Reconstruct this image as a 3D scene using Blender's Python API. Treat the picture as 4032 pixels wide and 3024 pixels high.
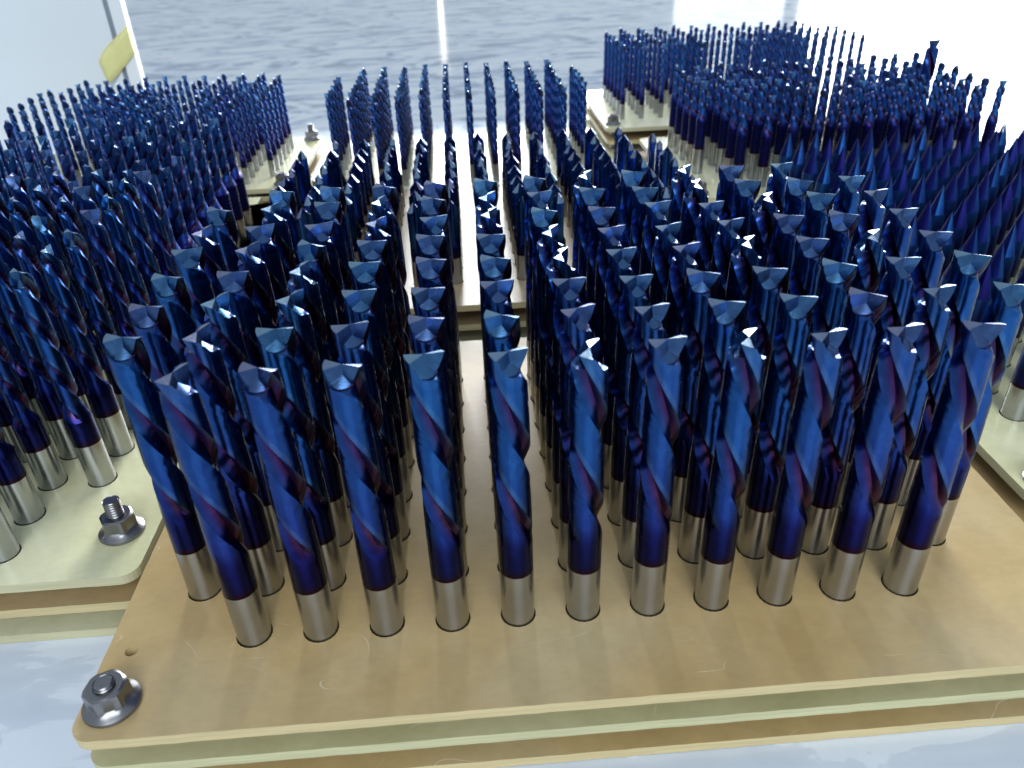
import bpy, bmesh, math, random
import numpy as np
from mathutils import Vector, Matrix
from mathutils.geometry import tessellate_polygon

for o in list(bpy.data.objects):
    bpy.data.objects.remove(o)
sc = bpy.context.scene
col = sc.collection
U = 0.024                      # one hole pitch of the front tray, in metres
PI = math.pi
rnd = random.Random(7)

# ------------------------------------------------------------------ camera
CF, CP, CY, CR = 3035.77, 1.01545304, -0.0494633, -0.0385180
CT = Vector((4.63494, -8.19432, 9.22986))
cam_d = bpy.data.cameras.new('camera')
cam = bpy.data.objects.new('camera', cam_d)
col.objects.link(cam)
Rm = Matrix.Rotation(CY, 3, 'Z') @ Matrix.Rotation(CP, 3, 'X') @ Matrix.Rotation(CR, 3, 'Z')
cam.matrix_world = Matrix.Translation(CT * U) @ Rm.to_4x4()
cam_d.sensor_width = 36.0
cam_d.lens = 36.0 * CF / 4032.0
cam_d.clip_start = 0.01
cam_d.clip_end = 500
cam_d.dof.use_dof = True
cam_d.dof.focus_distance = 0.33
cam_d.dof.aperture_fstop = 18.0
sc.camera = cam


def project(x, y, z):
    """pitch units -> pixels of the 4032 x 3024 photograph"""
    d = Rm.transposed() @ (Vector((x, y, z)) - CT)
    return 2016 + CF * d.x / -d.z, 1512 - CF * d.y / -d.z


# ------------------------------------------------------------------ light: indoors, a wide window beyond the table, a glazed door far right,
# and an added pale fill lamp behind the camera
world = bpy.data.worlds.new('World')
sc.world = world
world.use_nodes = True
bg = world.node_tree.nodes['Background']
bg.inputs['Color'].default_value = (0.72, 0.86, 1.0, 1)
bg.inputs['Strength'].default_value = 0.24


def area(name, loc, look, w, h, radiance, color):
    d = bpy.data.lights.new(name, 'AREA')
    d.shape = 'RECTANGLE'
    d.size, d.size_y = w, h
    d.energy = radiance * math.pi * w * h
    d.color = color
    o = bpy.data.objects.new(name, d)
    col.objects.link(o)
    o.location = loc
    o.rotation_euler = (Vector(loc) - Vector(look)).to_track_quat('Z', 'Y').to_euler()
    return o


area('window_light', (1.35, 4.2, 1.40), (1.35, 0, 1.40), 3.9, 1.50, 12.0, (0.93, 0.97, 1.0))
area('door_light', (4.75, 14.0, 0.45), (4.75, 0, 0.45), 1.9, 2.4, 0.5, (0.9, 0.96, 1.0))
area('door_gap_light', (-0.13, 14.0, 0.0), (-0.13, 0, 0.0), 0.07, 1.1, 1.3, (1.0, 0.93, 0.82))
area('door_light', (9.6, 14.0, 0.45), (9.6, 0, 0.45), 7.2, 2.4, 6.0, (0.95, 0.98, 1.0))
area('added_room_fill', (0.3, -2.6, 1.9), (0.15, 0.2, 0.0), 2.2, 1.6, 2.6, (0.86, 0.94, 1.0))  # unseen soft fill, added to light the sides facing the camera
sc.view_settings.view_transform = 'Standard'
sc.view_settings.look = 'None'
sc.view_settings.exposure = 1.4
sc.view_settings.gamma = 1.0


# ------------------------------------------------------------------ materials
def mat(name):
    m = bpy.data.materials.new(name)
    m.use_nodes = True
    nt = m.node_tree
    return m, nt, nt.nodes, nt.links, nt.nodes['Principled BSDF']


def tex(nd, ln, kind, scale, vec=None, **kw):
    t = nd.new(kind)
    t.inputs['Scale'].default_value = scale
    for k, v in kw.items():
        t.inputs[k].default_value = v
    if vec is not None:
        ln.new(vec, t.inputs['Vector'])
    return t


def mapping(nd, ln, scale, rot=(0, 0, 0), src='Object'):
    tc = nd.new('ShaderNodeTexCoord')
    mp = nd.new('ShaderNodeMapping')
    mp.inputs['Scale'].default_value = scale
    mp.inputs['Rotation'].default_value = rot
    ln.new(tc.outputs[src], mp.inputs['Vector'])
    return mp.outputs[0]


def ramp(nd, ln, fac, stops):
    r = nd.new('ShaderNodeValToRGB')
    e = r.color_ramp.elements
    while len(e) < len(stops):
        e.new(0.5)
    for el, (p, c) in zip(e, stops):
        el.position = p
        el.color = (*c, 1) if len(c) == 3 else c
    ln.new(fac, r.inputs[0])
    return r.outputs[0]


def mixc(nd, ln, fac, a, b, mode='MIX'):
    m = nd.new('ShaderNodeMix')
    m.data_type = 'RGBA'
    m.blend_type = mode
    for sock, v in ((m.inputs[0], fac), (m.inputs[6], a), (m.inputs[7], b)):
        if isinstance(v, (int, float)):
            sock.default_value = v
        elif isinstance(v, tuple):
            sock.default_value = (*v, 1)
        else:
            ln.new(v, sock)
    return m.outputs[2]


def bump(nd, ln, h, strength, dist, bsdf):
    b = nd.new('ShaderNodeBump')
    b.inputs['Strength'].default_value = strength
    b.inputs['Distance'].default_value = dist
    ln.new(h, b.inputs['Height'])
    ln.new(b.outputs[0], bsdf.inputs['Normal'])


def m_coating(name='blue_coating', ra=0.17, rb=0.33, veil_lift=1.0):
    m, nt, nd, ln, b = mat(name)
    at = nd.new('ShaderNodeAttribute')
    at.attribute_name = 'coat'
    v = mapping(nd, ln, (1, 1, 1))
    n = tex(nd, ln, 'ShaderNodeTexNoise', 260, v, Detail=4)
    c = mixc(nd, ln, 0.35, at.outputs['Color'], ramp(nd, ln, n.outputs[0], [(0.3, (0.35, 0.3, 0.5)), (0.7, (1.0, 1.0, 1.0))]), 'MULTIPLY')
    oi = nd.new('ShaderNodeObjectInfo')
    tone = ramp(nd, ln, oi.outputs['Random'], [(0.0, (1.05 * veil_lift, 0.80 * veil_lift, 0.88 * veil_lift)), (0.5, (0.95 * veil_lift, 0.95 * veil_lift, 0.95 * veil_lift)), (1.0, (0.95 * veil_lift, 1.14 * veil_lift, 1.05 * veil_lift))])
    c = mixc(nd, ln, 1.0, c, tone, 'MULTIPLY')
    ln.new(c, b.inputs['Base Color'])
    b.inputs['Metallic'].default_value = 1.0
    g = tex(nd, ln, 'ShaderNodeTexNoise', 900, mapping(nd, ln, (1, 1, 3.5), (0, 0.5, 0)), Detail=3)
    r = nd.new('ShaderNodeMapRange')
    r.inputs[3].default_value = ra
    r.inputs[4].default_value = rb
    ln.new(n.outputs[0], r.inputs[0])
    ln.new(r.outputs[0], b.inputs['Roughness'])
    bump(nd, ln, g.outputs[0], 0.14, 0.0002, b)
    return m


def m_steel(name, colr, rough, circ=True):
    m, nt, nd, ln, b = mat(name)
    v = mapping(nd, ln, (1, 1, 14) if circ else (1, 1, 1))
    n = tex(nd, ln, 'ShaderNodeTexNoise', 350, v, Detail=5)
    n2 = tex(nd, ln, 'ShaderNodeTexNoise', 90, mapping(nd, ln, (1, 1, 1)), Detail=5)
    c = mixc(nd, ln, n2.outputs[0], tuple(x * 0.8 for x in colr), tuple(min(1, x * 1.15) for x in colr))
    ln.new(c, b.inputs['Base Color'])
    b.inputs['Metallic'].default_value = 1.0
    r = nd.new('ShaderNodeMapRange')
    r.inputs[3].default_value = rough - 0.06
    r.inputs[4].default_value = rough + 0.1
    ln.new(n2.outputs[0], r.inputs[0])
    ln.new(r.outputs[0], b.inputs['Roughness'])
    bump(nd, ln, n.outputs[0], 0.3, 0.0001, b)
    return m


def m_board(name, c1, c2, c3, edge, rough=0.36):
    """glass-fibre laminate: cloudy resin colour, fine weave, scratches, pale fibrous cut edges"""
    m, nt, nd, ln, b = mat(name)
    v = mapping(nd, ln, (1, 1, 1))
    big = tex(nd, ln, 'ShaderNodeTexNoise', 11, v, Detail=4, Roughness=0.55)
    mid = tex(nd, ln, 'ShaderNodeTexNoise', 70, v, Detail=6, Roughness=0.65)
    c = ramp(nd, ln, big.outputs[0], [(0.32, c1), (0.5, c2), (0.68, c3)])
    c = mixc(nd, ln, 0.5, c, ramp(nd, ln, mid.outputs[0], [(0.3, (0.72, 0.72, 0.7)), (0.7, (1.0, 1.0, 1.0))]), 'MULTIPLY')
    # woven streaks
    fib = tex(nd, ln, 'ShaderNodeTexNoise', 420, mapping(nd, ln, (0.5, 1, 1)), Detail=3)
    c = mixc(nd, ln, 0.15, c, ramp(nd, ln, fib.outputs[0], [(0.35, (0.7, 0.7, 0.7)), (0.65, (1, 1, 1))]), 'MULTIPLY')
    # scratches: thin bands of warped noise, in patches
    s = tex(nd, ln, 'ShaderNodeTexNoise', 26, mapping(nd, ln, (1, 2.6, 1), (0, 0, 0.6)), Detail=0.5, Distortion=0.7)
    sl = ramp(nd, ln, s.outputs[0], [(0.497, (0, 0, 0)), (0.5, (1, 1, 1)), (0.503, (0, 0, 0))])
    pt = tex(nd, ln, 'ShaderNodeTexNoise', 48, v, Detail=3)
    pm = ramp(nd, ln, pt.outputs[0], [(0.55, (0, 0, 0)), (0.64, (1, 1, 1))])
    sm = mixc(nd, ln, 1.0, sl, pm, 'MULTIPLY')
    # specks
    vo = tex(nd, ln, 'ShaderNodeTexVoronoi', 150, v)
    sp = ramp(nd, ln, vo.outputs['Distance'], [(0.0, (1, 1, 1)), (0.05, (0, 0, 0))])
    pk = tex(nd, ln, 'ShaderNodeTexNoise', 60, v, Detail=2)
    sp = mixc(nd, ln, 1.0, sp, ramp(nd, ln, pk.outputs[0], [(0.58, (0, 0, 0)), (0.62, (1, 1, 1))]), 'MULTIPLY')
    c = mixc(nd, ln, sp, c, (0.12, 0.08, 0.05))
    ssc = mixc(nd, ln, 0.6, (0, 0, 0), sm)
    c = mixc(nd, ln, ssc, c, (0.85, 0.78, 0.55))
    # cut edges
    geo = nd.new('ShaderNodeNewGeometry')
    sep = nd.new('ShaderNodeSeparateXYZ')
    ln.new(geo.outputs['True Normal'], sep.inputs[0])
    ab = nd.new('ShaderNodeMath'); ab.operation = 'ABSOLUTE'
    ln.new(sep.outputs[2], ab.inputs[0])
    side = ramp(nd, ln, ab.outputs[0], [(0.3, (1, 1, 1)), (0.8, (0, 0, 0))])
    lay = tex(nd, ln, 'ShaderNodeTexNoise', 330, mapping(nd, ln, (0.12, 0.12, 3.2)), Detail=4)
    ec = mixc(nd, ln, lay.outputs[0], tuple(x * 0.72 for x in edge), tuple(min(1, x * 1.2) for x in edge))
    c = mixc(nd, ln, side, c, ec)
    ln.new(c, b.inputs['Base Color'])
    r = nd.new('ShaderNodeMapRange')
    r.inputs[3].default_value = rough - 0.08
    r.inputs[4].default_value = rough + 0.1
    ln.new(mid.outputs[0], r.inputs[0])
    ln.new(r.outputs[0], b.inputs['Roughness'])
    b.inputs['Subsurface Weight'].default_value = 0.0
    hb = mixc(nd, ln, 0.5, fib.outputs[0], lay.outputs[0])
    bump(nd, ln, hb, 0.15, 0.0003, b)
    return m


def m_marble():
    m, nt, nd, ln, b = mat('grey_blue_marble')
    v1 = mapping(nd, ln, (0.34, 0.62, 1), (0, 0, 0.15))
    w = tex(nd, ln, 'ShaderNodeTexNoise', 4.6, v1, Detail=10, Roughness=0.66, Distortion=2.2)
    c = ramp(nd, ln, w.outputs[0], [(0.41, (0.32, 0.39, 0.50)), (0.46, (0.58, 0.67, 0.82)), (0.505, (0.84, 0.90, 0.98)), (0.56, (0.96, 0.98, 1.0))])
    s = tex(nd, ln, 'ShaderNodeTexNoise', 5.5, mapping(nd, ln, (0.25, 0.85, 1), (0, 0, -0.1)), Detail=5, Distortion=2.2)
    vein = ramp(nd, ln, s.outputs[0], [(0.485, (0, 0, 0)), (0.505, (1, 1, 1)), (0.53, (0, 0, 0))])
    n3 = tex(nd, ln, 'ShaderNodeTexNoise', 4, v1, Detail=3)
    vein = mixc(nd, ln, 1.0, vein, ramp(nd, ln, n3.outputs[0], [(0.45, (0, 0, 0)), (0.62, (1, 1, 1))]), 'MULTIPLY')
    vein = mixc(nd, ln, 0.45, (0, 0, 0), vein)
    c = mixc(nd, ln, vein, c, (0.74, 0.76, 0.78))
    ln.new(c, b.inputs['Base Color'])
    b.inputs['Roughness'].default_value = 0.14
    b.inputs['IOR'].default_value = 1.3
    return m


def m_table():
    m, nt, nd, ln, b = mat('pale_laminate_tabletop')
    w = tex(nd, ln, 'ShaderNodeTexNoise', 14, mapping(nd, ln, (1, 1.6, 1), (0, 0, 0.5)), Detail=6, Distortion=0.8)
    c = ramp(nd, ln, w.outputs[0], [(0.44, (0.60, 0.65, 0.74)), (0.53, (0.64, 0.69, 0.78)), (0.545, (0.74, 0.79, 0.87))])
    vo = tex(nd, ln, 'ShaderNodeTexVoronoi', 28, mapping(nd, ln, (1, 1, 1)))
    sp = ramp(nd, ln, vo.outputs['Distance'], [(0.0, (1, 1, 1)), (0.035, (0, 0, 0))])
    c = mixc(nd, ln, sp, c, (0.12, 0.12, 0.14))
    ln.new(c, b.inputs['Base Color'])
    b.inputs['Roughness'].default_value = 0.16
    return m


def m_plain(name, c, rough, var=0.12, metallic=0.0, scale=60):
    m, nt, nd, ln, b = mat(name)
    n = tex(nd, ln, 'ShaderNodeTexNoise', scale, mapping(nd, ln, (1, 1, 1)), Detail=5)
    cc = mixc(nd, ln, n.outputs[0], tuple(x * (1 - var) for x in c), tuple(min(1, x * (1 + var)) for x in c))
    ln.new(cc, b.inputs['Base Color'])
    b.inputs['Roughness'].default_value = rough
    b.inputs['Metallic'].default_value = metallic
    return m


M_COAT = m_coating()
M_COAT_DULL_VEILED = m_coating('dull_veiled_blue_coating', 0.36, 0.50, 1.15)  # rougher copy of the coating, its colour lifted to imitate veiling glare
M_SHANK = m_steel('ground_carbide', (0.40, 0.41, 0.44), 0.18)
M_BOLT = m_steel('zinc_plated_steel', (0.24, 0.235, 0.24), 0.30, False)
M_TAN = m_board('tan_laminate', (0.49, 0.32, 0.125), (0.53, 0.37, 0.165), (0.54, 0.41, 0.22), (0.66, 0.52, 0.26))
M_GREEN = m_board('pale_green_laminate', (0.60, 0.56, 0.30), (0.66, 0.63, 0.38), (0.70, 0.68, 0.46), (0.58, 0.53, 0.32), 0.30)
M_GREENMID = m_board('green_laminate', (0.45, 0.42, 0.20), (0.52, 0.48, 0.26), (0.56, 0.52, 0.30), (0.60, 0.56, 0.31), 0.42)
M_BROWN = m_board('brown_laminate', (0.36, 0.23, 0.10), (0.44, 0.30, 0.14), (0.48, 0.35, 0.19), (0.60, 0.48, 0.24), 0.34)
M_MARBLE = m_marble()
M_TABLE = m_table()
M_PANEL = m_plain('white_panel', (0.80, 0.83, 0.84), 0.35, 0.04, 0, 8)
M_TRIM = m_plain('grey_trim', (0.30, 0.34, 0.38), 0.4, 0.1, 0.6)
M_POST = m_plain('white_profile', (0.85, 0.86, 0.86), 0.4, 0.03)
M_TAPE = m_plain('yellow_tape', (0.78, 0.72, 0.30), 0.5, 0.08, 0, 120)
M_SWARF = m_plain('bright_chip', (0.7, 0.7, 0.72), 0.3, 0.1, 1.0)


# ------------------------------------------------------------------ object helpers
def link(name, me, parent=None, m=None):
    o = bpy.data.objects.new(name, me)
    if m is not None and me is not None and not me.materials:
        me.materials.append(m)
    col.objects.link(o)
    if parent is not None:
        o.parent = parent
    return o


def tag(o, label, cat, group=None):
    o['label'] = label
    o['category'] = cat
    if group:
        o['group'] = group
    return o


def mesh_from(name, verts, faces, colors=None, sharp=32, smooth=True):
    me = bpy.data.meshes.new(name)
    me.from_pydata([tuple(c * U for c in v) for v in verts], [], faces)
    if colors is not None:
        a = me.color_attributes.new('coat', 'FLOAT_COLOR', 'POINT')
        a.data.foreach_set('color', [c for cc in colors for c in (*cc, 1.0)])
    me.update()
    if smooth:
        me.polygons.foreach_set('use_smooth', [True] * len(me.polygons))
        me.set_sharp_from_angle(angle=math.radians(sharp))
    me.validate()
    return me


def loft(rings, cap_lo=True, cap_hi=True):
    """rings: list of equally long lists of points -> verts, faces"""
    n = len(rings[0])
    verts = [p for r in rings for p in r]
    faces = []
    for i in range(len(rings) - 1):
        a, b = i * n, (i + 1) * n
        for j in range(n):
            k = (j + 1) % n
            faces.append((a + j, a + k, b + k, b + j))
    if cap_lo:
        faces.append(tuple(reversed(range(n))))
    if cap_hi:
        faces.append(tuple(range((len(rings) - 1) * n, len(rings) * n)))
    return verts, faces


def lathe(prof, n=24, cap_lo=True, cap_hi=True):
    rings = [[(r * math.cos(2 * PI * j / n), r * math.sin(2 * PI * j / n), z) for j in range(n)] for r, z in prof]
    return loft(rings, cap_lo, cap_hi)


# ------------------------------------------------------------------ the cutters
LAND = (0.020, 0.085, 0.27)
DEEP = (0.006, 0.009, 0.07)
PURP = (0.058, 0.014, 0.062)  # grazing-angle sheen of the coat, painted into the flutes
BRON = (0.12, 0.042, 0.022)  # reddish reflection of the tan board, painted into the lower flutes
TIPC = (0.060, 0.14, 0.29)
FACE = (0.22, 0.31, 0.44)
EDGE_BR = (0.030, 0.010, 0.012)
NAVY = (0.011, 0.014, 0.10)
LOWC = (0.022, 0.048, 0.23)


def lerp(a, b, t):
    return tuple(x + (y - x) * t for x, y in zip(a, b)) if isinstance(a, tuple) else a + (b - a) * t


def sm(a, b, x):
    t = min(1, max(0, (x - a) / (b - a)))
    return t * t * (3 - 2 * t)


def flute_profile(t, core, LF=0.52):
    """t in [0,1): once round one flute, starting on the cutting edge; -> (radius factor, depth in flute)"""
    if t < LF:                                     # land with relief
        return 1.0 - 0.07 * (t / LF) ** 1.3, 0.0
    if t < 0.90:                                   # concave flute
        u = (t - LF) / (0.90 - LF)
        w = math.sin(u * PI / 2) ** 0.65
        return lerp(0.93, core, w), u
    u = (t - 0.90) / 0.10                          # rake face
    return lerp(core, 1.0, u ** 0.8), 1.0 - 0.6 * u


def gash(t):
    """how far below the tip the end of the cutter lies, t of the way round from a cutting lip"""
    if t < 0.22:
        return 0.05 * t / 0.22
    if t < 0.30:
        return 0.05 + 0.20 * (t - 0.22) / 0.08
    if t < 0.90:
        return 0.25 + 0.03 * math.sin(PI * (t - 0.3) / 0.6)
    return 0.25 * (1 - (t - 0.90) / 0.10)


def spiral_cutter(name, R, z0, z1, H, pitch, hand=-1, flutes=2, core=0.42, n=36, step=0.075, tip='fishtail',
                  Rs=None, cone=0.0, notch=0.0):
    """coated part of a cutter: plain collar from z0, flutes from z1 to the tip at H. Rs: collar radius, cone: its chamfer height"""
    Rs = Rs or R
    rings, cols = [], []
    zs = [z0, z0 + 0.03, z0 + 0.07, z0 + 0.13, z0 + 0.22]
    z = z0 + 0.30
    while z < z1 - 0.02:
        zs.append(z); z += 0.12
    zs.append(z1)
    z = z1 + step
    while z < H - step * 0.6:
        zs.append(z); z += step
    zs.append(H)
    run = 0.45 if Rs == R else 0.25
    for z in zs:
        s = sm(z1 - 0.02, z1 + run, z)
        ang0 = hand * 2 * PI * (z - H) / pitch
        if cone and z > z1:
            base = lerp(Rs, R, min(1, (z - z1) / cone))
        else:
            base = Rs if z <= z1 else lerp(Rs, R, min(1, (z - z1) / 0.02)) if Rs != R else R
        ring, cc = [], []
        near_tip = sm(H - 0.42, H, z)
        for j in range(n):
            t = (j * flutes / n) % 1.0
            f, d = flute_profile(t, lerp(core, 0.52, near_tip), lerp(0.60, 0.24, near_tip ** 0.8))
            # the run-out: flutes get shallower, the collar is round
            f2 = lerp(1.0, f, s)
            a = ang0 + 2 * PI * j / n
            if notch and 0.36 < t < 0.585 and z1 + 0.5 < z < H - 0.15:
                cell = int((t - 0.26) / 0.11)
                if (z / 0.155 + cell * 0.5) % 1.0 < 0.5:
                    f2 -= notch
            rr = base * f2
            zz = z
            if tip == 'fishtail' and z > H - 0.5:
                zz = min(z, H - gash(t))
            elif z == H and tip == 'flat':
                zz = H - (0.03 if t < 0.4 else 0.05)
            ring.append((rr * math.cos(a), rr * math.sin(a), zz))
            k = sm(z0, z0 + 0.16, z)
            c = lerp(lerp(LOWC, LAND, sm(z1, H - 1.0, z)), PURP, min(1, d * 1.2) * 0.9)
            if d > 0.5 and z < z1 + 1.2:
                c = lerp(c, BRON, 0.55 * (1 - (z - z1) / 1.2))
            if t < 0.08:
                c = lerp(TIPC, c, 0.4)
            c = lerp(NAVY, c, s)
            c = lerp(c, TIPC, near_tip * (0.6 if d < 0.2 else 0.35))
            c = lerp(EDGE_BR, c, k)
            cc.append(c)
        rings.append(ring)
        cols += cc
    verts, faces = loft(rings, True, False)
    # end face: two lips and a gash between them, own vertices so that its edges stay sharp
    top = rings[-1]
    base_i = len(verts)
    per = n // flutes
    for fl in range(flutes):
        idx = [(fl * per + j) % n for j in range(per + 1)]
        a_mid = hand * 0 + 2 * PI * (fl * per) / n
        inner = (0.0, 0.0, H - 0.012)
        a_low = a_mid + 2 * PI / flutes * 0.62
        low = (0.14 * R * math.cos(a_low), 0.14 * R * math.sin(a_low), H - 0.15)
        land = [i for i in idx if ((i - fl * per) % n) / per <= 0.23]
        rest = [i for i in idx if ((i - fl * per) % n) / per >= 0.20 or i == idx[-1]]
        b0 = len(verts)
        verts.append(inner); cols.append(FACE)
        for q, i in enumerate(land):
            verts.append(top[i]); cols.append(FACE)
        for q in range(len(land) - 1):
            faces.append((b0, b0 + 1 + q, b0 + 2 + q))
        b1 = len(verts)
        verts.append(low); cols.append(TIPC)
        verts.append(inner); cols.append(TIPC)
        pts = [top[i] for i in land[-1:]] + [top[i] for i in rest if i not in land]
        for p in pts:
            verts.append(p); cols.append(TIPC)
        faces.append((b1, b1 + 1, b1 + 2))
        for q in range(len(pts) - 1):
            faces.append((b1, b1 + 2 + q, b1 + 3 + q))
        # rake wall under the next lip
        nxt = top[((fl + 1) * per) % n]
        b2 = len(verts)
        for p in (low, inner, nxt):
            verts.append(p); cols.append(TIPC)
        faces.append((b2, b2 + 2, b2 + 1))
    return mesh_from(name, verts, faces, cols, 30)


def pointed_cutter(name, R, z0, z1, H, point, flat=0.06, sides=2):
    """straight two-flute body with a roof-shaped drill point (sides=2) or a long three-sided pyramid point (sides=3)"""
    n = 24
    rings, cols = [], []
    if sides == 2:
        zs = [z0, z0 + 0.05, z0 + 0.12, z0 + 0.25, z1, z1 + 0.25, H - point]
    else:
        zs = [z0, z0 + 0.05, z0 + 0.12, z0 + 0.25, z1, H - point]
    for z in zs:
        ring = []
        s = sm(z1 - 0.01, z1 + 0.25, z) if sides == 2 else sm(z1 - 0.01, H - point, z)
        for j in range(n):
            a = 2 * PI * j / n
            t = (j / n * 2) % 1.0
            if sides == 2:
                f = 1.0 if t < 0.30 or t > 0.98 else (0.50 if t < 0.96 else 0.8)
                if 0.30 <= t < 0.45:
                    f = lerp(1.0, 0.5, (t - 0.30) / 0.15)
                r = R * lerp(1, f, s)
            else:
                t3 = (j / n * 3) % 1.0
                f = 1.0 - 0.12 * math.sin(PI * t3)
                r = R * lerp(1, f, s)
            ring.append((r * math.cos(a), r * math.sin(a), z))
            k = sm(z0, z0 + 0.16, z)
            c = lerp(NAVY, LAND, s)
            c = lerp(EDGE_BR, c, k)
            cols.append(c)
        rings.append(ring)
    if sides == 2:
        # the point: height falls with the distance from the ridge between the two lips
        ring = []
        for j in range(n):
            x, y, _ = rings[-1][j]
            rr = math.hypot(x, y)
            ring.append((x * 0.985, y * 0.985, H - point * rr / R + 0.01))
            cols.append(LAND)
        rings.append(ring)
        verts, faces = loft(rings, True, False)
        per = n // 2
        for fl in range(2):
            b0 = len(verts)
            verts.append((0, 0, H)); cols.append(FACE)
            for q in range(0, 5):
                p = ring[(fl * per + q) % n]
                verts.append((p[0], p[1], p[2] + 0.015)); cols.append(FACE)
            for q in range(4):
                faces.append((b0, b0 + 1 + q, b0 + 2 + q))
            b1 = len(verts)
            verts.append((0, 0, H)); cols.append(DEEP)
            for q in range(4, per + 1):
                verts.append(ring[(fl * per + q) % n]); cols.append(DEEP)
            for q in range(per - 4):
                faces.append((b1, b1 + 1 + q, b1 + 2 + q))
    else:
        verts, faces = loft(rings, True, False)
        ring = rings[-1]
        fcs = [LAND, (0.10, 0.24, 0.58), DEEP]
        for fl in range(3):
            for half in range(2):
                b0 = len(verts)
                cc = [(0.09, 0.17, 0.32), LAND, DEEP, NAVY, LAND, NAVY][fl * 2 + half]  # facets of one coat painted lit and shaded, one as a bright sliver
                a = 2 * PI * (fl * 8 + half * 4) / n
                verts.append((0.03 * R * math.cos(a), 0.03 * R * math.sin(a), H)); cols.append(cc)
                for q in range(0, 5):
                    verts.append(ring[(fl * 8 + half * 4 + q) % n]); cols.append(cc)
                for q in range(4):
                    faces.append((b0, b0 + 1 + q, b0 + 2 + q))
    return mesh_from(name, verts, faces, cols, 26)


def shank_mesh(name, R, z0, z1, n=28):
    v, f = lathe([(R - 0.01, z0), (R, z0 + 0.02), (R, (z0 + z1) / 2), (R, z1 + 0.002)], n)
    return mesh_from(name, v, f)


def merged_mesh(name, cutter, R, z0, z1, n=14):
    """shank and cutter in one mesh with two materials, for the far trays"""
    bm = bmesh.new()
    bm.from_mesh(cutter)
    for f in bm.faces:
        f.material_index = 0
    nf = len(bm.faces)
    sh = shank_mesh(name + '_s', R, z0, z1, n)
    bm.from_mesh(sh)
    bm.faces.ensure_lookup_table()
    for f in bm.faces[nf:]:
        f.material_index = 1
    me = bpy.data.meshes.new(name)
    bm.to_mesh(me)
    bm.free()
    me.materials.append(M_COAT_DULL_VEILED)
    me.materials.append(M_SHANK)
    me.set_sharp_from_angle(angle=math.radians(30))
    return me


SEAT = -1.18                    # the shanks stand on the bottom board
H_A = 4.63
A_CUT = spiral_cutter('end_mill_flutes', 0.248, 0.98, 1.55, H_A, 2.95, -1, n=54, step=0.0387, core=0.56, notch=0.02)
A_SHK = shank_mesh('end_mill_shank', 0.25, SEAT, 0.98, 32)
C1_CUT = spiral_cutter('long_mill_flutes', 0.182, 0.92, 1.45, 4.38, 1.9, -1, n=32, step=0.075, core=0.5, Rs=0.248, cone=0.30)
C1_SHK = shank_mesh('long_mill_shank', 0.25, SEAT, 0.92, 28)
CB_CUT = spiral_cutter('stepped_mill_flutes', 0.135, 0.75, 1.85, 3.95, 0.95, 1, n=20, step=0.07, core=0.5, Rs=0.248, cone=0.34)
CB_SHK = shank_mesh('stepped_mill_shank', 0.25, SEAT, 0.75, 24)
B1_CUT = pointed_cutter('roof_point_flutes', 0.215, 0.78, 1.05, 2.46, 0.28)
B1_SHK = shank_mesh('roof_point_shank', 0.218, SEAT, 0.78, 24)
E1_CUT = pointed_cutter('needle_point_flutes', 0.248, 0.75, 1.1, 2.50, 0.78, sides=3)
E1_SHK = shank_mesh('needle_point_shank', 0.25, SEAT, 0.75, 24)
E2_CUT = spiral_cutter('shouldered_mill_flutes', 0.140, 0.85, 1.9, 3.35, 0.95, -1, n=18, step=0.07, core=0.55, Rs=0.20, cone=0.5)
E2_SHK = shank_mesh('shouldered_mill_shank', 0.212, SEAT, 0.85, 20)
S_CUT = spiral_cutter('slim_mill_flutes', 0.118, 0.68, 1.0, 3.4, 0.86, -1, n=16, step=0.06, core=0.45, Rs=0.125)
S_ALL = merged_mesh('slim_end_mill_body', S_CUT, 0.126, SEAT, 0.68)
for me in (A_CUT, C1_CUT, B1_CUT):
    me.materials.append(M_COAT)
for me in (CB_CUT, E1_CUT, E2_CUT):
    me.materials.append(M_COAT_DULL_VEILED)
for me in (A_SHK, C1_SHK, CB_SHK, B1_SHK, E1_SHK, E2_SHK):
    me.materials.append(M_SHANK)

ORD = lambda k: '%d%s' % (k, 'th' if 10 <= k % 100 <= 20 else {1: 'st', 2: 'nd', 3: 'rd'}.get(k % 10, 'th'))
PROTO = {}


def place_bit(name, cut, shk, x, y, z, rot, label, cat, group, tilt=(0, 0), scale=1.0, turn=0.0):
    if name not in PROTO:
        if shk is None:
            r = bpy.data.objects.new(name, cut)
            col.objects.link(r)
            parts = []
        else:
            r = bpy.data.objects.new(name, None)
            r.empty_display_size = 0.01
            col.objects.link(r)
            parts = [link('shank', shk, r), link('fluted_head', cut, r)]
        PROTO[name] = (r, parts)
    else:
        src, sparts = PROTO[name]
        r = src.copy()
        col.objects.link(r)
        for p in sparts:
            c = p.copy()
            c.parent = r
            col.objects.link(c)
    r.location = (x * U, y * U, z * U)
    r.rotation_euler = (tilt[0], tilt[1], rot)
    tag(r, label, cat, group)
    return r


def in_view(x, y, h):
    xs, ys = zip(*(project(x, y, z) for z in (0, h * 0.5, h)))
    return max(xs) > -260 and min(xs) < 4292 and max(ys) > -150 and min(ys) < 3300


# ------------------------------------------------------------------ trays
T = 0.18
LAYER = 0.60
TABLE_Z = -1.39


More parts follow.
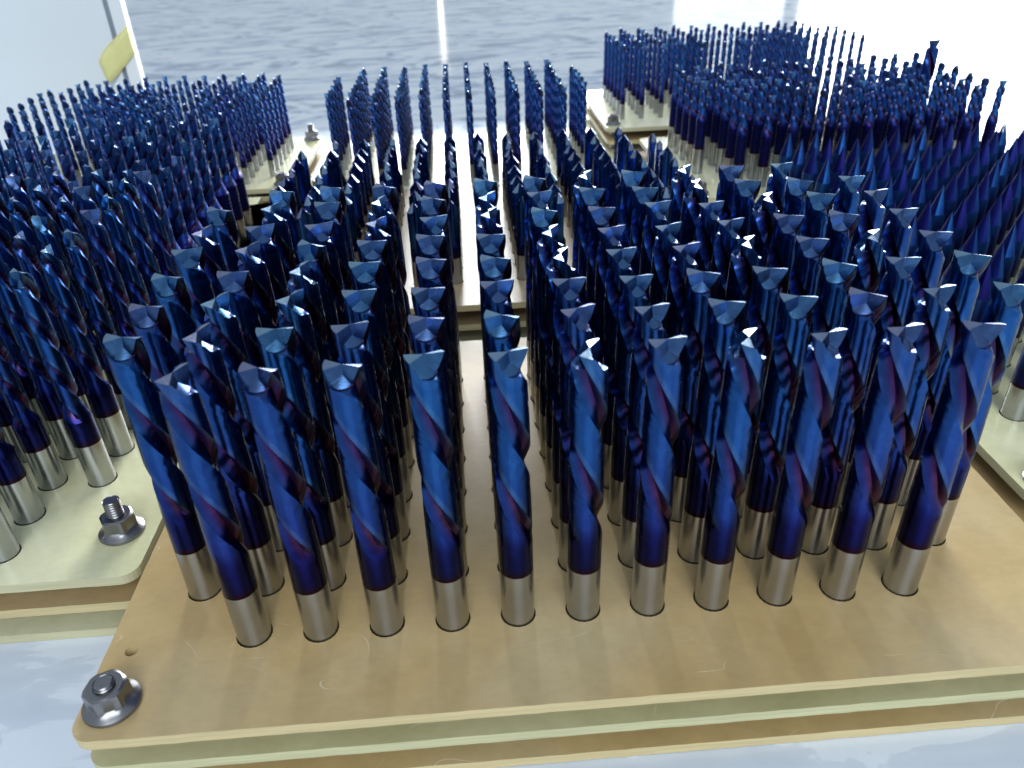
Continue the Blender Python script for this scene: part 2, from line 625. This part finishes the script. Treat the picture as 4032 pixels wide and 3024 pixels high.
def rounded_rect(x0, y0, x1, y1, r=0.30, n=6):
    pts = []
    for cx, cy, a0 in ((x1 - r, y1 - r, 0), (x0 + r, y1 - r, PI / 2), (x0 + r, y0 + r, PI), (x1 - r, y0 + r, 1.5 * PI)):
        for k in range(n + 1):
            a = a0 + PI / 2 * k / n
            pts.append((cx + r * math.cos(a), cy + r * math.sin(a)))
    return pts


def board_mesh(name, x0, y0, x1, y1, ztop, th, holes, m, seed, jag=0.004):
    rr = random.Random(seed)
    base = rounded_rect(x0, y0, x1, y1)
    outer = []
    for i in range(len(base)):
        a, b = Vector(base[i]), Vector(base[(i + 1) % len(base)])
        L = (b - a).length
        k = max(1, int(L / 0.18)) if L > 0.5 else 1
        nrm = Vector(((b - a).y, -(b - a).x)).normalized() if L > 0 else Vector((0, 0))
        for q in range(k):
            p = a.lerp(b, q / k)
            if L > 0.5 and q:
                p = p + nrm * rr.uniform(-jag, jag)
            outer.append((p.x, p.y))
    loops = [outer]
    for (hx, hy, hr, hn) in holes:
        loops.append([(hx + hr * math.cos(-2 * PI * k / hn), hy + hr * math.sin(-2 * PI * k / hn)) for k in range(hn)])
    flat = [p for l in loops for p in l]
    tris = tessellate_polygon([[Vector((p[0], p[1], 0)) for p in l] for l in loops])
    n = len(flat)
    bev = 0.018
    verts = [(x, y, ztop) for x, y in flat] + [(x, y, ztop - th) for x, y in flat]
    faces = []
    for t in tris:
        a, b, c = (flat[i] for i in t)
        area = (b[0] - a[0]) * (c[1] - a[1]) - (b[1] - a[1]) * (c[0] - a[0])
        t = tuple(t) if area > 0 else tuple(reversed(t))
        faces.append(t)
        faces.append(tuple(reversed([i + n for i in t])))
    o = 0
    for l in loops:
        m_ = len(l)
        for k in range(m_):
            k2 = (k + 1) % m_
            faces.append((o + k, o + n + k, o + n + k2, o + k2))
        o += m_
    me = mesh_from(name, verts, faces, smooth=False)
    me.materials.append(m)
    return me


NUT = None


def nut_meshes(stick):
    """flange nut: dished flange, chamfered hexagon; and its threaded bolt end"""
    n = 36
    hexr = lambda a, r: r / math.cos(((a + PI / 6) % (PI / 3)) - PI / 6)
    rings = []
    for (kind, r, z) in (('c', 0.375, 0.0), ('c', 0.392, 0.03), ('c', 0.385, 0.065), ('c', 0.34, 0.10), ('b', 0.285, 0.135),
                         ('h', 0.262, 0.17), ('h', 0.262, 0.34), ('b', 0.262, 0.385), ('c', 0.235, 0.405), ('c', 0.15, 0.405), ('c', 0.14, 0.38)):
        ring = []
        for j in range(n):
            a = 2 * PI * j / n
            q = r if kind == 'c' else hexr(a, r) if kind == 'h' else min(hexr(a, r), r * 1.07)
            ring.append((q * math.cos(a), q * math.sin(a), z))
        rings.append(ring)
    v, f = loft(rings, True, True)
    nut = mesh_from('flange_nut', v, f, sharp=24)
    nut.materials.append(M_BOLT)
    prof = [(0.135, -1.30), (0.135, 0.2)]
    z = 0.2
    while z < stick - 0.05:
        prof += [(0.142, z + 0.012), (0.126, z + 0.030), (0.142, z + 0.048)]
        z += 0.052
    prof += [(0.135, stick - 0.03), (0.112, stick)]
    v, f = lathe(prof, 24)
    bolt = mesh_from('bolt', v, f, sharp=20)
    bolt.materials.append(M_BOLT)
    return bolt, nut


BOLT_LO, NUTM = nut_meshes(0.47)
BOLT_HI, _ = nut_meshes(0.72)


def tray(rect, holes_xy, hr, bolts, mats, label, seed, z=0.0, hn=14, extra=()):
    x0, y0, x1, y1 = rect
    root = bpy.data.objects.new('bit_tray', None)
    root.empty_display_size = 0.02
    root.location = (0, 0, z * U)
    col.objects.link(root)
    tag(root, label, 'tray', 'laminate trays holding the router bits')
    holes = [(hx, hy, hr, hn) for hx, hy in holes_xy]
    bh = [(bx, by, 0.16, 14) for bx, by, _ in bolts]
    top = link('top_board', board_mesh('top_board', x0, y0, x1, y1, 0.0, T, holes + bh + list(extra), mats[0], seed), root)
    in1 = 0.05
    mid = link('middle_board', board_mesh('middle_board', x0 + in1, y0 + 0.02, x1 - in1, y1 - 0.03, -LAYER, T, holes + bh, mats[1], seed + 1), root)
    bot = link('bottom_board', board_mesh('bottom_board', x0 + 0.02, y0 + 0.01, x1 - 0.03, y1 - 0.02, -2 * LAYER, T, [], mats[2], seed + 2), root)
    for bx, by, hi in bolts:
        b = link('bolt', BOLT_HI if hi else BOLT_LO, root)
        b.location = (bx * U, by * U, 0)
        b.rotation_euler = (0, 0, rnd.uniform(0, 6))
        nt_ = link('nut', NUTM, b)
        for zz in (0,):
            pass
    return root


def grid(x0, dx, nx, y0, dy, ny, skip):
    return [(i, j, x0 + dx * i, y0 + dy * j) for j in range(ny) for i in range(nx) if (i, j) not in skip]


# --- front centre tray: 13 x 8 two-flute end mills
GA = grid(0, 1, 13, 0, 1, 8, {(0, 0), (12, 0), (0, 7), (12, 7)})
tray((-1.15, -1.62, 13.75, 8.84), [(x, y) for _, _, x, y in GA], 0.272, [(-0.72, -1.06, 0), (13.3, -1.1, 0), (-0.75, 8.35, 0), (13.3, 8.35, 0)],
     (M_TAN, M_GREENMID, M_TAN), 'tan three-layer tray in front, full of spiral end mills', 11, extra=[(-0.78, -0.15, 0.10, 14)], hn=20)
# rotation of the cutting edges as seen in the photograph, front rows
ROT0 = {1: 0.95, 2: 2.5, 3: 2.65, 4: 0.03, 5: 0.12, 6: 0.9, 7: 0.0, 8: 0.85, 9: 0.12, 10: 0.05, 11: 2.75}
for i, j, x, y in GA:
    if not in_view(x, y, H_A):
        continue
    rot = ROT0.get(i, 0) if j == 0 else rnd.choice((0.03, 0.15, 0.85, 1.0, 2.35, 2.5, 2.65, 2.75, 2.95)) + rnd.uniform(-0.1, 0.1)
    n_in = i + (0 if j in (0, 7) else 1)
    row = 'front row' if j == 0 else 'back row' if j == 7 else ORD(j + 1) + ' row'
    place_bit('spiral_end_mill', A_CUT, A_SHK, x, y, rnd.uniform(-0.03, 0.03), rot,
              '%s blue end mill from the left, %s of the tan front tray' % (ORD(n_in), row),
              'end mill', 'blue end mills in the tan front tray', (rnd.uniform(-.006, .006), rnd.uniform(-.006, .006)))

# --- centre tray behind it: 13 x 8 roof-point drills
GB = grid(-0.86, 1.0, 13, 12.5, 1.0, 8, {(0, 0), (12, 0), (0, 7), (12, 7)})
tray((-2.1, 10.87, 12.45, 21.3), [(x, y) for _, _, x, y in GB], 0.235, [(-1.6, 11.4, 0), (12.0, 11.4, 0), (-1.6, 20.8, 0), (12.0, 20.8, 0)],
     (M_BROWN, M_BROWN, M_GREEN), 'pale laminate tray of roof-pointed bits behind the tan front tray', 21)
for i, j, x, y in GB:
    n_in = i + (0 if j in (0, 7) else 1)
    row = 'front row' if j == 0 else 'back row' if j == 7 else ORD(j + 1) + ' row'
    place_bit('roof_point_bit', B1_CUT, B1_SHK, x, y, rnd.uniform(-0.04, 0.04), rnd.choice((0.3, 1.2, 1.9, 2.6)) + rnd.uniform(-.25, .25),
              '%s short pointed blue bit from the left, %s of the second centre tray' % (ORD(n_in), row),
              'router bit', 'short pointed bits in the second centre tray')

# --- rear centre tray: slim end mills
skipB2 = {(0, 7), (0, 6), (11, 7), (11, 6), (0, 0), (11, 0)}
GB2 = grid(-0.42, 0.893, 12, 22.0, 0.88, 8, skipB2)
tray((-1.7, 21.4, 10.7, 29.65), [(x, y) for _, _, x, y in GB2], 0.14, [(-1.1, 22, 0), (-1.1, 29.1, 0), (10.1, 22, 0), (10.1, 29.1, 0)],
     (M_GREEN, M_BROWN, M_GREEN), 'pale tray at the back centre with rows of slim end mills', 31, hn=10)


def slim_tray(G, nrow, where, group, hgt, nx, from_right=False, first_in=lambda i, j: i):
    for i, j, x, y in G:
        if not in_view(x, y, hgt * 3.4):
            continue
        k = sorted(ii for ii, jj, _, _ in G if jj == j).index(i) + 1
        row = 'front row' if j == 0 else 'back row' if j == nrow - 1 else ORD(j + 1) + ' row'
        r = place_bit('slim_end_mill', S_ALL, None, x, y, rnd.uniform(-0.04, 0.04), rnd.uniform(0, 3.1),
                      '%s slim navy end mill from the %s, %s of the %s' % (ORD(k), 'right' if from_right else 'left', row, where),
                      'slim end mill', group)
        r.scale = (1, 1, hgt)


slim_tray(GB2, 8, 'back centre tray', 'slim end mills in the back centre tray', 1.0, 12)

# --- left trays
GC = grid(-2.80, -0.95, 11, 2.2, 0.97, 9, {(0, 0), (0, 1)})
GC = [g for g in GC if g[3] < 10.6]
tray((-15.2, 1.42, -1.26, 11.2), [(x, y) for _, _, x, y in GC], 0.272, [(-1.86, 2.55, 1), (-1.9, 10.6, 0)],
     (M_GREEN, M_BROWN, M_GREEN), 'pale green three-layer tray at the left with long end mills', 41, hn=18)
for i, j, x, y in GC:
    if not in_view(x, y, 4.4):
        continue
    row = 'front row' if j == 0 else 'back row' if j == 8 else ORD(j + 1) + ' row'
    n_in = i + 1 - (1 if j < 2 else 0)
    place_bit('long_end_mill', C1_CUT, C1_SHK, x, y, rnd.uniform(-0.05, 0.05), rnd.uniform(0, 3.1),
              '%s long blue end mill from the right, %s of the left front tray' % (ORD(n_in), row),
              'end mill', 'long end mills in the left front tray', (rnd.uniform(-.006, .006), rnd.uniform(-.006, .006)))
GCb = grid(-3.0, -0.95, 14, 11.0, 0.97, 8, set())
tray((-17.0, 11.3, -1.9, 21.5), [(x, y) for _, _, x, y in GCb], 0.27, [(-2.3, 12.0, 0), (-2.5, 20.9, 0)],
     (M_GREEN, M_BROWN, M_GREEN), 'pale laminate tray at the left middle with thick-shanked stepped bits', 51, hn=12)
for i, j, x, y in GCb:
    if not in_view(x, y, 3.6):
        continue
    row = 'front row' if j == 0 else 'back row' if j == 7 else ORD(j + 1) + ' row'
    place_bit('stepped_bit', CB_CUT, CB_SHK, x, y, rnd.uniform(-0.12, 0.12), rnd.uniform(0, 3.1),
              '%s stepped blue bit from the right, %s of the left middle tray' % (ORD(i + 1), row),
              'router bit', 'stepped bits in the left middle tray')
GC2 = grid(-3.35, -0.87, 12, 23.4, 0.87, 8, {(0, 7), (11, 7), (11, 6), (11, 0), (0, 0)})
tray((-14.6, 22.5, -2.15, 30.6), [(x, y) for _, _, x, y in GC2], 0.14, [(-2.6, 30.05, 1), (-2.7, 23, 0)],
     (M_GREEN, M_BROWN, M_GREEN), 'pale laminate tray at the left rear with slim end mills', 61, hn=10)
slim_tray(GC2, 8, 'left rear tray', 'slim end mills in the left rear tray', 0.94, 12, True)

# --- right trays
GE = grid(15.55, 0.93, 12, 3.2, 1.02, 15, {(0, 0), (11, 0)})
tray((14.28, 1.5, 27.2, 18.3), [(x, y) for _, _, x, y in GE], 0.272, [(14.8, 2.1, 0)],
     (M_GREEN, M_BROWN, M_GREEN), 'pale laminate tray at the right with needle-pointed bits', 71, hn=14)
for i, j, x, y in GE:
    if not in_view(x, y, 2.5):
        continue
    row = 'front row' if j == 0 else 'back row' if j == 14 else ORD(15 - j) + ' row from the back'
    place_bit('needle_point_bit', E1_CUT, E1_SHK, x, y, rnd.uniform(-0.03, 0.03), rnd.choice((0.0, 0.35, 0.7)) + rnd.uniform(-.15, .15),
              '%s needle-pointed blue bit from the left, %s of the right tray' % (ORD(i + 1 if j else i), row),
              'engraving bit', 'needle-pointed bits in the right tray')
GE2 = grid(13.75, 0.93, 12, 19.6, 1.0, 7, {(0, 0), (0, 1)})
tray((12.6, 18.5, 25.6, 27.2), [(x, y) for _, _, x, y in GE2], 0.22, [(13.1, 19.1, 0)],
     (M_GREEN, M_BROWN, M_GREEN), 'pale laminate tray right of centre with slim-tipped thick-bodied bits', 81, hn=12)
for i, j, x, y in GE2:
    if (i, j) == (10, 3):
        continue
    if not in_view(x, y, 3.2):
        continue
    row = 'front row' if j == 0 else 'back row' if j == 6 else ORD(j + 1) + ' row'
    n_in = i + 1 - (1 if j < 2 else 0)
    place_bit('shouldered_bit', E2_CUT, E2_SHK, x, y, rnd.uniform(-0.12, 0.12), rnd.uniform(0, 3.1),
              '%s thick-bodied slim-tipped blue bit from the left, %s of the right middle tray' % (ORD(n_in), row),
              'end mill', 'slim-tipped bits in the right middle tray')
GD = grid(12.57, 0.967, 13, 31.0, 1.0, 7, {(0, 6), (12, 6), (12, 5)})
tray((11.5, 29.2, 25.6, 38.2), [(x, y) for _, _, x, y in GD], 0.14, [(11.95, 30.1, 0)],
     (M_GREEN, M_BROWN, M_GREEN), 'pale laminate tray at the right rear with slim end mills', 91, hn=10)
place_bit('spiral_end_mill', A_CUT, A_SHK, 23.05 - 0.2, 22.6, -0.29, 0.05, 'lone wide flat-ended blue end mill standing taller than the slim bits at the right edge',
          'end mill', None)
slim_tray(GD, 7, 'right rear tray', 'slim end mills in the right rear tray', 1.0, 13)

# ------------------------------------------------------------------ the surface underneath


FLOOR_Z = -32.5
me = mesh_from('floor', [(-2500, -1500, FLOOR_Z), (2500, -1500, FLOOR_Z), (2500, 6000, FLOOR_Z), (-2500, 6000, FLOOR_Z)], [(0, 1, 2, 3)], smooth=False)
fl = link('floor', me, None, M_MARBLE)
fl['kind'] = 'structure'
# ------------------------------------------------------------------ upright white panel at the left rear
def box_mesh(name, x0, y0, z0, x1, y1, z1, bev=0.0):
    bm = bmesh.new()
    bmesh.ops.create_cube(bm, size=1.0)
    for v in bm.verts:
        v.co = Vector(((x0 + x1) / 2 + v.co.x * (x1 - x0), (y0 + y1) / 2 + v.co.y * (y1 - y0), (z0 + z1) / 2 + v.co.z * (z1 - z0))) * U
    if bev:
        bmesh.ops.bevel(bm, geom=list(bm.edges), offset=bev * U, segments=3, affect='EDGES', profile=0.5)
    me = bpy.data.meshes.new(name)
    bm.to_mesh(me)
    bm.free()
    return me


# two white work tables; the far edge of the first runs just behind the rear trays
def table(x0, y0, x1, y1, ztop, label):
    t = bpy.data.objects.new('work_table', None)
    col.objects.link(t)
    tag(t, label, 'table')
    link('tabletop', box_mesh('tabletop', x0, y0, ztop - 1.0, x1, y1, ztop, 0.06), t, M_TABLE)
    for lx in (x0 + 2, x1 - 2):
        for ly in (y0 + 2, y1 - 2):
            link('leg', box_mesh('leg', lx - 0.8, ly - 0.8, FLOOR_Z, lx + 0.8, ly + 0.8, ztop - 1.0, 0.05), t, M_TRIM)


table(-46, -14, 46, 29.4, TABLE_Z, 'white laminate work table under the trays of cutters')
table(11.9, 29.42, 46, 38.0, TABLE_Z, 'narrow white table at the right rear under the farthest tray')

pan = bpy.data.objects.new('upright_panel', None)
col.objects.link(pan)
tag(pan, 'upright white panel with a grey edge strip behind the left rear tray', 'panel')
link('panel_sheet', box_mesh('panel_sheet', -46, 31.95, FLOOR_Z, -11.34, 32.35, 15, 0.04), pan, M_PANEL)
link('edge_strip', box_mesh('edge_strip', -11.335, 32.0, FLOOR_Z, -11.125, 32.3, 15, 0.03), pan, M_TRIM)
link('corner_post', box_mesh('corner_post', -11.12, 31.9, FLOOR_Z, -10.53, 32.5, 15, 0.08), pan, M_POST)
# yellow tape wound slantwise round the corner post, one end loose
pts_top = [(-10.50, 31.98, 5.14), (-10.53, 31.86, 5.08), (-11.10, 31.84, 4.67), (-11.30, 31.90, 4.52), (-11.62, 31.80, 4.30), (-11.93, 31.66, 3.98), (-12.12, 31.62, 3.64)]
pts_bot = [(-10.50, 31.98, 3.92), (-10.53, 31.86, 3.86), (-11.10, 31.84, 3.36), (-11.32, 31.89, 3.16), (-11.55, 31.80, 2.98), (-11.78, 31.66, 2.80), (-11.96, 31.60, 2.62)]
vv, ff = [], []
for a, b in zip(pts_top, pts_bot):
    for k in range(5):
        t = k / 4
        vv.append((lerp(a[0], b[0], t), lerp(a[1], b[1], t) - 0.02 * math.sin(t * PI), lerp(a[2], b[2], t)))
for i in range(len(pts_top) - 1):
    for k in range(4):
        p = i * 5 + k
        ff.append((p, p + 1, p + 6, p + 5))
tp = mesh_from('adhesive_tape', vv, ff, sharp=60)
tpo = link('adhesive_tape', tp, None, M_TAPE)
so = tpo.modifiers.new('thickness', 'SOLIDIFY')
so.thickness = 0.0004
tag(tpo, 'strip of yellow tape wound slantwise round the corner post of the white panel', 'tape')
